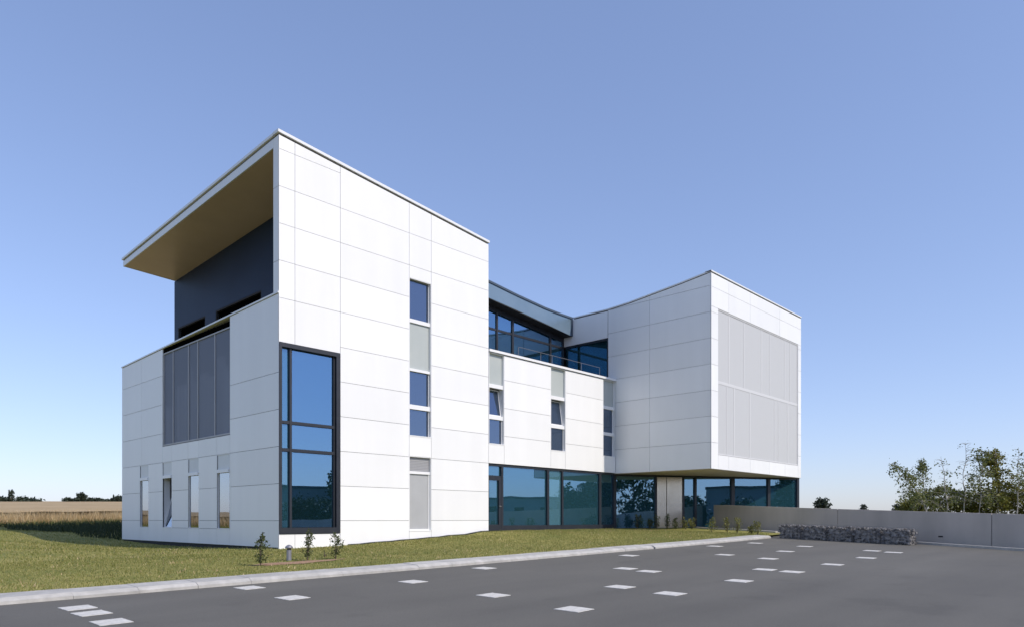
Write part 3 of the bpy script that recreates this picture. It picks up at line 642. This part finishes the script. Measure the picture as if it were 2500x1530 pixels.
dr = part(f, 'door', M['frame']); p = MB(); p.box(9.6, 10.19, .13, .142, .72, 2.6); p.build('pane', M['glass'], dr); p = MB(); p.box(9.55, 10.33, .13, .142, 2.8, 3.2); p.build('transom_pane', M['glass'], dr)
p = MB(); p.tube([(10.24, .0, 1.5), (10.24, -.03, 1.5), (10.12, -.03, 1.5)], .014, 8); p.build('handle', M['steel'], dr)
# diagonal glazing below the overhanging wing
Q0 = np.array([18.75, .25]); Q1 = np.array([29.06, -5.2]); QD = (Q1 - Q0) / np.linalg.norm(Q1 - Q0); QN = np.array([QD[1], -QD[0]])
G = lambda u, n, z: (*(Q0 + QD * u + QN * n), z)
f = MB(); pbox(f, G, .0, 11.5, -.1, .08, 3.17, 3.262); pbox(f, G, .0, 2.44, -.1, .08, .2, .5); pbox(f, G, 4.19, 11.5, -.1, .08, .2, .5)
for a, b in ((.02, .16), (2.44, 2.54), (4.07, 4.19), (4.82, 4.95), (7.14, 7.36), (9.53, 9.7)): pbox(f, G, a, b, -.12, .085, .2, 3.17)
pbox(f, G, 11.5, 11.65, -.2, .1, .2, 3.262)
dg = part(f, 'entrance_glazing', M['frame'])
for a, b in ((.16, 2.44), (4.19, 4.82), (4.95, 7.14), (7.36, 9.53), (9.7, 11.5)):
    p = MB(); pbox(p, G, a, b, -.012, 0, .5, 3.17); p.build('pane', M['glass'], dg)
p = MB(); pbox(p, G, 2.541, 3.12, -.05, .03, .4, 3.168); pbox(p, G, 3.14, 4.069, -.05, .06, .4, 3.168); part(p, 'steel_panel', M['steel'])
p = MB(); p.box(18.67, 29.08, -5.31, 6, 3.268, 3.29); part(p, 'soffit', M['soffit2'])
# dark plinth below the cladding
p = MB(); p.box(.06, .3, .05, 14.4, -.8, .018); p.box(.05, 9.5, .05, .3, -.8, -.6)
part(p, 'plinth', M['gap'])
mb = MB()        # drainage strip along the long front
xs_ = np.linspace(2.6, 9.5, 16)
for a, b in zip(xs_[:-1], xs_[1:]): mb.hexa([(a, -.09, gz(a, -.3) - .2), (b, -.09, gz(b, -.3) - .2), (b, -.003, gz(b, -.3) - .2), (a, -.003, gz(a, -.3) - .2)], [(a, -.09, gz(a, -.3) + .045), (b, -.09, gz(b, -.3) + .045), (b, -.003, gz(b, -.3) + .045), (a, -.003, gz(a, -.3) + .045)])
part(mb, 'drain_strip', M['frame'])

# ------------------------------------------------------------------ concrete wall
cwl = thing('concrete_wall', 'long low grey concrete wall running from the entrance to the right', 'wall', (float(WALL0[0]), float(WALL0[1]), 0))
wt = lambda s: float(np.interp(s, [0, 8.2, 15.9, 40], [1.71, 1.38, 1.10, .3]))
for a, b in ((-.25, 8.22), (8.25, 14.86), (14.89, 23), (23.03, 32), (32.03, 42)):
    m = MB(); P = [WALL0 * 0 + WD * a, WD * b, WD * b - WN * .22, WD * a - WN * .22]; ss = [a, b, b, a]
    m.hexa([(q[0], q[1], -1.2) for q in P], [(q[0], q[1], wt(s)) for q, s in zip(P, ss)])
    if a == 8.25:      # small vent slot
        c = WD * 13.0; m.hexa([(*(c + WN * .004 - WD * .09), .30), (*(c + WN * .004 + WD * .09), .30), (*(c + WN * .01 + WD * .09), .30), (*(c + WN * .01 - WD * .09), .30)], [(*(c + WN * .004 - WD * .09), .35), (*(c + WN * .004 + WD * .09), .35), (*(c + WN * .01 + WD * .09), .35), (*(c + WN * .01 - WD * .09), .35)], 1)
    m.build('wall_section', [M['concrete'], M['gap']], cwl)

# ------------------------------------------------------------------ gabions
def gabion_meshes(seed, Lg, Wg, Hg):
    r = random.Random(seed); m = MB()
    import bmesh
    bm = bmesh.new(); bmesh.ops.create_icosphere(bm, subdivisions=1, radius=1); bv = [v.co.copy() for v in bm.verts]; bf = [tuple(v.index for v in f.verts) for f in bm.faces]; bm.free()
    st = .105; nx, ny, nz = int(Lg / st), int(Wg / st), int(Hg / st)
    for i in range(nx):
        for j in range(ny):
            for k in range(nz):
                if 0 < i < nx - 1 and 0 < j < ny - 1 and k < nz - 1: continue
                c = Vector(((i + .5 + r.uniform(-.3, .3)) * Lg / nx - Lg / 2, (j + .5 + r.uniform(-.3, .3)) * Wg / ny - Wg / 2, (k + .5 + r.uniform(-.3, .3)) * Hg / nz))
                sc = Vector((r.uniform(.052, .085), r.uniform(.045, .075), r.uniform(.036, .062))); rot = Matrix.Rotation(r.uniform(0, 6.3), 3, Vector((r.gauss(0, 1), r.gauss(0, 1), r.gauss(0, 1))).normalized())
                vs = [c + rot @ Vector((v.x * sc.x * r.uniform(.8, 1.2), v.y * sc.y * r.uniform(.8, 1.2), v.z * sc.z * r.uniform(.8, 1.2))) for v in bv]
                m.add(vs, bf)
    m.box(-Lg / 2 + .06, Lg / 2 - .06, -Wg / 2 + .06, Wg / 2 - .06, 0, Hg - .06)
    w_ = MB(); q = .002
    def bar(a, b):
        a, b = Vector(a), Vector(b); lo = [min(a[i], b[i]) - q for i in range(3)]; hi = [max(a[i], b[i]) + q for i in range(3)]
        w_.box(lo[0], hi[0], lo[1], hi[1], lo[2], hi[2])
    hx, hy = Lg / 2, Wg / 2; e = .02
    n = 11
    for i in range(n + 1):
        x = -hx + Lg * i / n
        for y in (-hy - e, hy + e): bar((x, y, 0), (x, y, Hg + e))
        bar((x, -hy - e, Hg + e + .006), (x, hy + e, Hg + e + .006))
    for k in range(7):
        z = Hg * k / 6
        for y in (-hy - e - .006, hy + e + .006): bar((-hx, y, z), (hx, y, z))
        for x in (-hx - .006, hx + .006): bar((x, -hy, z), (x, hy, z))
    for j in range(6):
        y = -hy + Wg * j / 5; bar((-hx, y, Hg + e + .012), (hx, y, Hg + e + .012))
        for x in (-hx, hx): bar((x, y, 0), (x, y, Hg))
    return m, w_
g0 = np.array([17.45, -8.95]); g1 = np.array([16.15, -14.25]); gd = (g1 - g0); GLn = float(np.linalg.norm(gd)); gd /= GLn; gn = np.array([-gd[1], gd[0]])   # gn towards the wall
if gn @ WN > 0: gn = -gn
LG = GLn / 5 - .05
glab = ['dark stone gabion basket at the kerb corner, left end of the row', 'stone gabion basket second from the kerb corner', 'middle one of the five stone gabion baskets by the wall', 'stone gabion basket next to the sunlit end basket', 'end gabion basket whose pale right side catches the sun']
prot = []
for i in range(5):
    c = g0 + gd * (GLn / 5 * (i + .5)) + gn * .27
    z = pz(*c) + .0
    t = thing('gabion_basket', glab[i], 'gabion', (float(c[0]), float(c[1]), z), math.atan2(gd[1], gd[0]), 'stone gabion baskets in front of the wall')
    if i < 3:
        ms, mw = gabion_meshes(40 + i, LG, .5, .56); s = ms.build('stones', M['stone'], t); wr = mw.build('wire_cage', M['wire'], t); prot.append((s, wr))
    else:
        for p in prot[i - 3]: q = p.copy(); COL.objects.link(q); q.parent = t

# ------------------------------------------------------------------ bollard lamp
t = thing('bollard_light', 'short grey bollard light with a round hood beside the planting soil', 'bollard light', (-2.26, -4.68, gz(-2.26, -4.68)))
m = MB(); m.tube([(0, 0, -.1), (0, 0, .27)], .062, 20); m.build('post', M['lampm'], t, smooth=False)
m = MB(); m.tube([(0, 0, .272), (0, 0, .318)], .05, 20); m.build('lamp_lens', M['lampd'], t)
m = MB(); m.tube([(0, 0, .318), (0, 0, .33), (0, 0, .36), (0, 0, .395), (0, 0, .41)], [.09, .10, .092, .05, .01], 20); m.build('lamp_hood', M['lampm'], t, smooth=True)

# ------------------------------------------------------------------ painted marks
marks = [(-8.24, -9.12, 'far one of the three stacked white marks at the left'), (-8.26, -9.84, 'middle one of the three stacked white marks at the left'), (-8.31, -10.83, 'nearest one of the three stacked white marks at the left'),
 (-5.31, -8.70, 'white mark close to the kerb, right of the stacked three'), (-5.44, -10.48, 'white mark below the left end of the lawn shrubs, nearer the viewer'), (-2.62, -10.14, 'lone white mark in front of the windowless white front'), (.26, -9.22, 'white mark near the kerb below the middle slot window'),
 (-2.92, -12.70, 'white mark in the open foreground left of the nearest one'), (-3.17, -14.66, 'nearest white mark at the bottom edge of the asphalt'), (-.48, -13.61, 'white mark left of the foreground pair beyond the nearest one'), (-.65, -14.78, 'white mark right of the foreground pair beyond the nearest one'),
 (2.48, -11.70, 'left one of two adjoining white marks in mid asphalt'), (2.31, -12.45, 'right one of two adjoining white marks in mid asphalt'), (5.71, -9.60, 'white mark just beyond the broken kerb joint'), (7.86, -11.48, 'white mark in mid asphalt in line with the grey wall end'), (1.97, -14.78, 'large lone white mark right of the foreground pair'),
 (4.51, -14.18, 'left one of two side by side white marks below the gabions'), (4.44, -14.84, 'right one of two side by side white marks below the gabions'), (7.44, -12.97, 'white mark just beyond the side by side pair below the gabions'), (10.4, -12.21, 'second white mark out from the gabion baskets'), (13.09, -11.77, 'white mark nearest the middle gabion baskets'),
 (11.08, -9.48, 'thin white mark near the kerb left of its corner'), (13.63, -9.75, 'white mark closest to the kerb corner by the gabions'), (6.89, -14.87, 'lone white mark in the right foreground'), (9.56, -14.83, 'white mark before the close pair at the right gabion end'), (12.51, -14.09, 'left one of the far pair at the right gabion end'), (12.25, -14.78, 'right one of the far pair at the right gabion end')]
for x, y, lb in marks:
    m = MB(); n = 14; r = random.Random(int(x * 100)); h = .006; pts = []
    for sx, sy, ex, ey in ((-1, -1, 1, -1), (1, -1, 1, 1), (1, 1, -1, 1), (-1, 1, -1, -1)):
        for k in range(n): tt = k / n; pts.append(((sx + (ex - sx) * tt) * .205 + r.uniform(-.006, .006), (sy + (ey - sy) * tt) * .225 + r.uniform(-.006, .006)))
    z = pz(x, y); top = [(a, b, pz(x + a, y + b) - z + h) for a, b in pts]; bot = [(a, b, pz(x + a, y + b) - z - .01) for a, b in pts]; k = len(pts)
    m.add(bot + top, [tuple(range(k, 2 * k))] + [(i, (i + 1) % k, k + (i + 1) % k, k + i) for i in range(k)])
    o = m.build('parking_mark', M['paint'], None, loc=(x, y, z)); o.rotation_euler = (0, 0, R(r.uniform(0, 4))); tag(o, lb, 'painted mark', 'white square marks on the asphalt')

# ------------------------------------------------------------------ plants
def leaf_quads(C, size, up=.3, jit=.5):
    """one diamond leaf at every centre"""
    C = np.asarray(C); n = len(C); s = size * rng.uniform(1 - jit, 1 + jit, n)[:, None]
    a = rng.normal(size=(n, 3)); a[:, 2] += up; a /= np.linalg.norm(a, axis=1)[:, None]
    b = np.cross(a, rng.normal(size=(n, 3))); b /= np.linalg.norm(b, axis=1)[:, None]
    V = np.stack([C - a * s, C + b * s * .55, C + a * s, C - b * s * .55], 1).reshape(-1, 3)
    return V, np.arange(4 * n).reshape(-1, 4)
def shrub(x, y, h, spread, label, leaf='leaf_shrub', nst=4, nl=260, group=None, size=.028, two=False):
    z = gz(x, y); t = thing('shrub', label, 'shrub', (x, y, z), 0, group); st = MB(); C = []
    for s in range(nst):
        a = random.uniform(0, 6.28); lean = random.uniform(.1, 1) * spread * .55; hh = h * random.uniform(.72, 1.0) if s else h
        P = [Vector((0, 0, -.05))] + [Vector((math.cos(a) * lean * q ** 1.3, math.sin(a) * lean * q ** 1.3, hh * q)) + Vector((random.gauss(0, .012), random.gauss(0, .012), 0)) for q in (.2, .4, .6, .8, 1)]
        st.tube(P, [.011, .010, .008, .006, .004, .002], 5)
        for k in range(nl // nst):
            q = random.uniform(.12, 1) ** .9
            if two and .40 < q < .55 and random.random() < .8: continue
            i = min(4, int(q * 5)); p = P[i].lerp(P[i + 1], q * 5 - i); r = spread * .42 * (math.sin(math.pi * min(1, q * .92 + .08)) * .75 + .25)
            C.append(p + Vector((random.gauss(0, r * .55), random.gauss(0, r * .55), random.gauss(0, h * .03))))
    C = np.array(C); C[:, 2] = np.maximum(C[:, 2], .03)
    st.build('stem', M['bark'], t); V, Fq = leaf_quads(C, size); np_mesh('foliage', V, Fq, M[leaf], t)
    return t
shrub(-3.51, -5.62, .78, .34, 'young shrub left of the bollard light, in front of the shaded side', two=True, nl=420)
shrub(-1.94, -5.02, .80, .30, 'tallest young shrub, in front of the corner window just right of the bollard', two=True, nl=420)
shrub(-1.24, -5.22, .71, .34, 'young shrub rightmost of the lawn three, below the corner window edge', two=True, nl=420)
shrub(-1.0, -4.3, .18, .2, 'tiny weedy sprig growing against the white front near the shrubs', nst=3, nl=30, size=.022)
row = [(19.49, -.75, .74, .45, 'small shrub before the dark pane left of the steel panel'), (19.64, -1.42, .56, .40, 'low dim shrub at the left edge of the steel panel'), (19.47, -1.93, .78, .35, 'forked thin shrub before the left fold of the steel panel'),
 (20.1, -2.13, .77, .36, 'shrub with dark tip in the middle of the steel panel'), (20.05, -2.65, .58, .36, 'low shrub at the right edge of the steel panel'), (20.3, -3.08, .62, .44, 'bright green shrub just right of the steel panel'), (20.7, -3.2, .58, .38, 'slim bright green shrub before the dark pane by the wall end'),
 (18.6, -5.39, .70, .48, 'full green shrub right at the end of the concrete wall'), (18.9, -6.0, .70, .40, 'brownish shrub, left of the pair before the concrete wall'), (18.32, -6.76, .73, .40, 'brownish shrub, right of the pair before the concrete wall'), (18.06, -7.53, .44, .32, 'smallest shrub of the row, second from the gabions'), (17.9, -7.9, .60, .42, 'last shrub of the row, beside the gabion baskets')]
for i, (x, y, h, s, lb) in enumerate(row): shrub(x, y, h, s, lb, 'leaf_olive' if i > 4 else 'leaf_shrub', 4, 260, 'young shrubs along the entrance strip', .032)

def tree(name, label, x, y, z, h, cw, leaf, nleaf, lsize, trunk=.25, base=.25, group=None, cat='tree', shape='round', bark='bark'):
    t = thing(name, label, cat, (x, y, z), random.uniform(0, 6.28), group); m = MB(); C = []
    m.tube([(0, 0, -.5), (0, 0, h * .3), (random.gauss(0, .1), random.gauss(0, .1), h * .62), (0, 0, h * .85)], [trunk, trunk * .8, trunk * .45, trunk * .1], 7)
    nb = 26
    for b in range(nb):
        q = base + (1 - base) * (b + random.random()) / nb * .96; a = b * 2.4 + random.uniform(-.4, .4)
        if shape == 'column': r = cw / 2 * (.55 + .45 * math.sin(math.pi * min(1, (q - base) / (1 - base) * .9 + .1))) 
        elif shape == 'cone': r = cw / 2 * (1.05 - (q - base) / (1 - base)) 
        else: r = cw / 2 * math.sqrt(max(.03, 1 - ((q - base) / (1 - base) * 2 - .85) ** 2 / 1.4)) * random.uniform(.75, 1.1)
        up = h * (.12 if shape != 'column' else .2); e = Vector((math.cos(a) * r, math.sin(a) * r, min(h, q * h + up * .4))); s0 = Vector((0, 0, max(h * .12, q * h - up)))
        m.tube([s0, s0.lerp(e, .5) + Vector((0, 0, h * .02)), e], [trunk * .22, trunk * .13, trunk * .04], 5)
        k = nleaf // nb; n_cl = 5
        for c in range(n_cl):
            cc = s0.lerp(e, random.uniform(.35, 1.02)) + Vector((random.gauss(0, cw * .05), random.gauss(0, cw * .05), random.gauss(0, h * .03))); sp = cw * .075 * random.uniform(.6, 1.4)
            C += [cc + Vector((random.gauss(0, sp), random.gauss(0, sp), random.gauss(0, sp * .8))) for _ in range(k // n_cl)]
    m.build('trunk', M[bark], t); V, Fq = leaf_quads(C, lsize); np_mesh('crown', V, Fq, M[leaf], t); return t

def birch(label, x, y, h, lean=(0, 0), nbr=26, dens=34, droop=.5, wide=1.1, top=1.0, name='birch_tree', leaf='leaf_birch', size=.075, bark='birchbark', q0=.26):
    z = pz(x, y) - .1; h *= .99; t = thing(name, label, 'tree', (x, y, z), 0, 'slender birches behind the concrete wall'); m = MB(); C = []
    P = [Vector((lean[0] * q ** 1.6, lean[1] * q ** 1.6, h * q - .25 * (abs(lean[0]) + abs(lean[1])) * q ** 3)) + Vector((random.gauss(0, .04), random.gauss(0, .04), 0)) for q in np.linspace(0, 1, 9)]
    m.tube(P, list(np.linspace(.055, .008, 9)), 6)
    for b in range(nbr):
        q = random.uniform(q0, .98); i = min(7, int(q * 8)); s0 = P[i].lerp(P[i + 1], q * 8 - i); a = random.uniform(0, 6.28); ln = wide * (1.2 - q * .92) * random.uniform(.6, 1.2)
        d = Vector((math.cos(a), math.sin(a), 0)); pts = [s0]
        for k in (.35, .7, 1): pts.append(s0 + d * ln * k + Vector((0, 0, ln * (.75 * k - droop * 1.3 * k * k))))
        m.tube(pts, [.016, .010, .006, .003], 4)
        for k in range(int(dens * (1 if q < top else .25) * random.uniform(.5, 1.5))):
            u = random.uniform(.25, 1.05) * 3; j = min(2, int(u)); p = pts[j].lerp(pts[j + 1], min(1.1, u - j)); C.append(p + Vector((random.gauss(0, .13), random.gauss(0, .13), random.gauss(-.10, .16))))
    m.build('trunk', M[bark], t); V, Fq = leaf_quads(C, size, 0); np_mesh('crown', V, Fq, M[leaf], t); return t
def at(px, d):
    x = (px - 1250) / F * d; return CAMX + x * EX[0] + d * EX[1], CAMY + x * EY[0] + d * EY[1]
LEFT = (-EX[0], -EY[0])
for px, d, h, lean, kw, lb in [
    (2266, 50, 5.3, 2.7, dict(droop=1.0, nbr=52, dens=30, wide=1.5), 'leftmost birch, leaning left with long drooping branches'),
    (2262, 52, 5.0, .5, dict(nbr=44, dens=30, wide=1.4, droop=.8), 'leafy birch standing behind the drooping leftmost one'),
    (2314, 50, 5.0, .5, dict(nbr=34, dens=14, wide=1.2, top=.6), 'thin birch with a bare grey top left of the hedge middle'),
    (2352, 51, 6.0, -.2, dict(nbr=46, dens=13, wide=1.4, top=.7), 'tallest birch, wispy and almost bare towards its tip'),
    (2392, 50, 5.4, -.2, dict(nbr=46, dens=28, wide=1.4, droop=.7), 'birch between the wispy tallest one and the dense green tree'),
    (2436, 51, 5.4, .1, dict(nbr=60, dens=48, wide=1.75, droop=.45, leaf='leaf_hedge', size=.095, q0=.2), 'densest bright green tree rising over the hedge'),
    (2484, 50, 5.5, -.1, dict(nbr=40, dens=18, wide=1.3, top=.8), 'sparse birch with pale straight trunk at the right edge'),
    (2516, 51, 5.6, .3, dict(nbr=30, dens=26, wide=1.3), 'birch cut off by the right edge of the view')]:
    x, y = at(px, d); birch(lb, x, y, h, (LEFT[0] * lean, LEFT[1] * lean), **kw)
# hedge behind the birches
hx0, hx1 = np.array(at(2203, 54)), np.array(at(2640, 50)); t = thing('hedge', 'olive green hedge behind the birches and the concrete wall', 'hedge', (float(hx0[0]), float(hx0[1]), pz(*hx0)))
C = []; m = MB(); HL = np.linalg.norm(hx1 - hx0); hd = (hx1 - hx0) / HL; hn = np.array([-hd[1], hd[0]])
for k in range(int(HL / .22)):
    s = k * .22; ht = 2.4 + .25 * math.sin(s * .9) + .18 * math.sin(s * 2.3 + 1) - (1.0 if s < .6 else .35 if s < 1.5 else 0)
    for q in range(16):
        c = hd * (s + random.uniform(-.2, .2)) + hn * random.uniform(-.7, .7); zc = random.uniform(.1, 1) ** .7 * ht * random.uniform(.9, 1.02); sp = .16
        C += [(c[0] + random.gauss(0, sp), c[1] + random.gauss(0, sp), zc + random.gauss(0, sp * .6)) for _ in range(30)]
    if k % 3 == 0:
        c = hd * s; m.tube([(c[0], c[1], -.3), (c[0] + random.gauss(0, .1), c[1] + random.gauss(0, .1), ht * .8)], [.03, .008], 5)
V, Fq = leaf_quads(C, .075); np_mesh('foliage', V, Fq, M['leaf_hedge'], t); m.build('stem', M['bark'], t)
# trees on the horizon
def far(px, d, h, cw, label, shape='round', n=900, name='tree', base=.12, sink=.4):
    x, y = at(px, d); tree(name, label, x, y, pz(x, y) - sink, h, cw, 'leaf_far', n, cw * .055 + .12, .3, base, 'trees on the far horizon', 'tree', shape)
far(3, 320, 2.9, 8, 'low dark tree at the left edge of the horizon')
far(27.5, 320, 6.5, 2.4, 'tall narrow poplar on the left horizon', 'column', 1400, 'poplar_tree', .05)
far(57, 320, 3.0, 6.0, 'low rounded tree right of the poplar')
far(82, 320, 1.9, 8, 'flat line of bushes ending right of the rounded tree', name='bush')
far(165, 320, 2.7, 4.5, 'small tree left of the biggest horizon tree')
far(184, 320, 2.5, 3.5, 'low tree touching the left of the biggest horizon tree')
far(199, 320, 4.9, 4.8, 'biggest round tree on the left horizon', n=1600)
far(224, 320, 2.8, 3.6, 'tree just right of the biggest horizon tree')
far(239, 320, 2.8, 2.6, 'pointed small tree midway between the biggest tree and the building')
far(250, 320, 2.4, 2.6, 'small tree right of the pointed one on the left horizon')
far(266, 320, 2.0, 5, 'wide low tree near the building on the left horizon')
far(278, 320, 2.7, 3, 'tree second from the building on the left horizon')
far(293, 320, 3.4, 7, 'dark tree half hidden by the shaded building side')
far(2008, 300, 7.3, 6.4, 'round dark tree above the wall right of the building', n=1800)
far(2108, 300, 5.0, 3.4, 'small dark tree above the wall beyond the round one')
far(2192, 300, 5.0, 5, 'dark tree at the left end of the hedge')
# what the glass mirrors: low buildings and trees across the car park, to the right of and behind the viewer
def block(label, x, y, wx, wy, h, rz, mats, windows=True, name='warehouse'):
    z = pz(x, y); t = thing(name, label, 'building', (x, y, z), rz); m = MB(); m.box(-wx / 2, wx / 2, -wy / 2, wy / 2, -.5, h); m.build('wall', mats[0], t)
    m = MB(); m.box(-wx / 2 - .15, wx / 2 + .15, -wy / 2 - .15, wy / 2 + .15, h + .002, h + .3); m.build('roof', mats[1], t)
    if windows:
        n = max(2, int(wx / 4))
        for i in range(n):
            for sd in (1, -1):
                m = MB(); cx = -wx / 2 + wx * (i + .5) / n; y_ = sd * wy / 2; m.box(cx - .8, cx + .8, min(y_, y_ + sd * .03), max(y_, y_ + sd * .03), .9, 2.3); m.build('window', M['black'], t)
M['shed'] = varied('shed_cladding', (.24, .28, .28), (.30, .34, .34), .3, .7); M['shedroof'] = mat('shed_roof', (.07, .08, .09), .7)
block('long dark low warehouse mirrored in the ground floor glazing', 78, -56, 30, 12, 3.6, R(47), (M['shed'], M['shedroof']))
block('taller dark blue building block mirrored beside the warehouse', 82, -46, 9, 8, 5.6, R(47), (M['shed'], M['shedroof']), False)
block('dark flat roofed building mirrored in the corner window', 44, -68, 26, 12, 5.6, R(10), (M['shed'], M['shedroof']))
for i, (x, y, h, cw_, shp, lb) in enumerate([(76, -43, 8.5, 5, 'round', 'loose tree mirrored in the wide ground floor pane'), (79, -39, 7.5, 5, 'round', 'bushy tree mirrored by the dark corner post'), (74, -47, 5.0, 5, 'round', 'low tree mirrored over the warehouse roof'),
    (20.2, -53.5, 9.5, 4.5, 'column', 'tall dark tree mirrored left of the steel panel'), (23.5, -54, 6.4, 4.5, 'cone', 'dark conifer mirrored beside the tall dark tree'), (27, -55, 4.2, 5, 'round', 'wide bushy tree mirrored behind the steel panel'),
    (33, -55, 3.6, 5, 'round', 'broad tree mirrored under the white wing'), (40, -56.5, 3.2, 5, 'round', 'low tree mirrored at the far end of the wing glazing'), (39.5, -57, 7.2, 4, 'round', 'tree mirrored in the corner window'), (43.5, -58, 6.4, 4, 'round', 'smaller tree mirrored at the corner window edge')]):
    tree('mirrored_tree' if False else 'tree', lb, x, y, pz(x, y), h, cw_, 'leaf_dark', 2600, .2, .2, .15, 'trees across the car park', 'tree', shp)
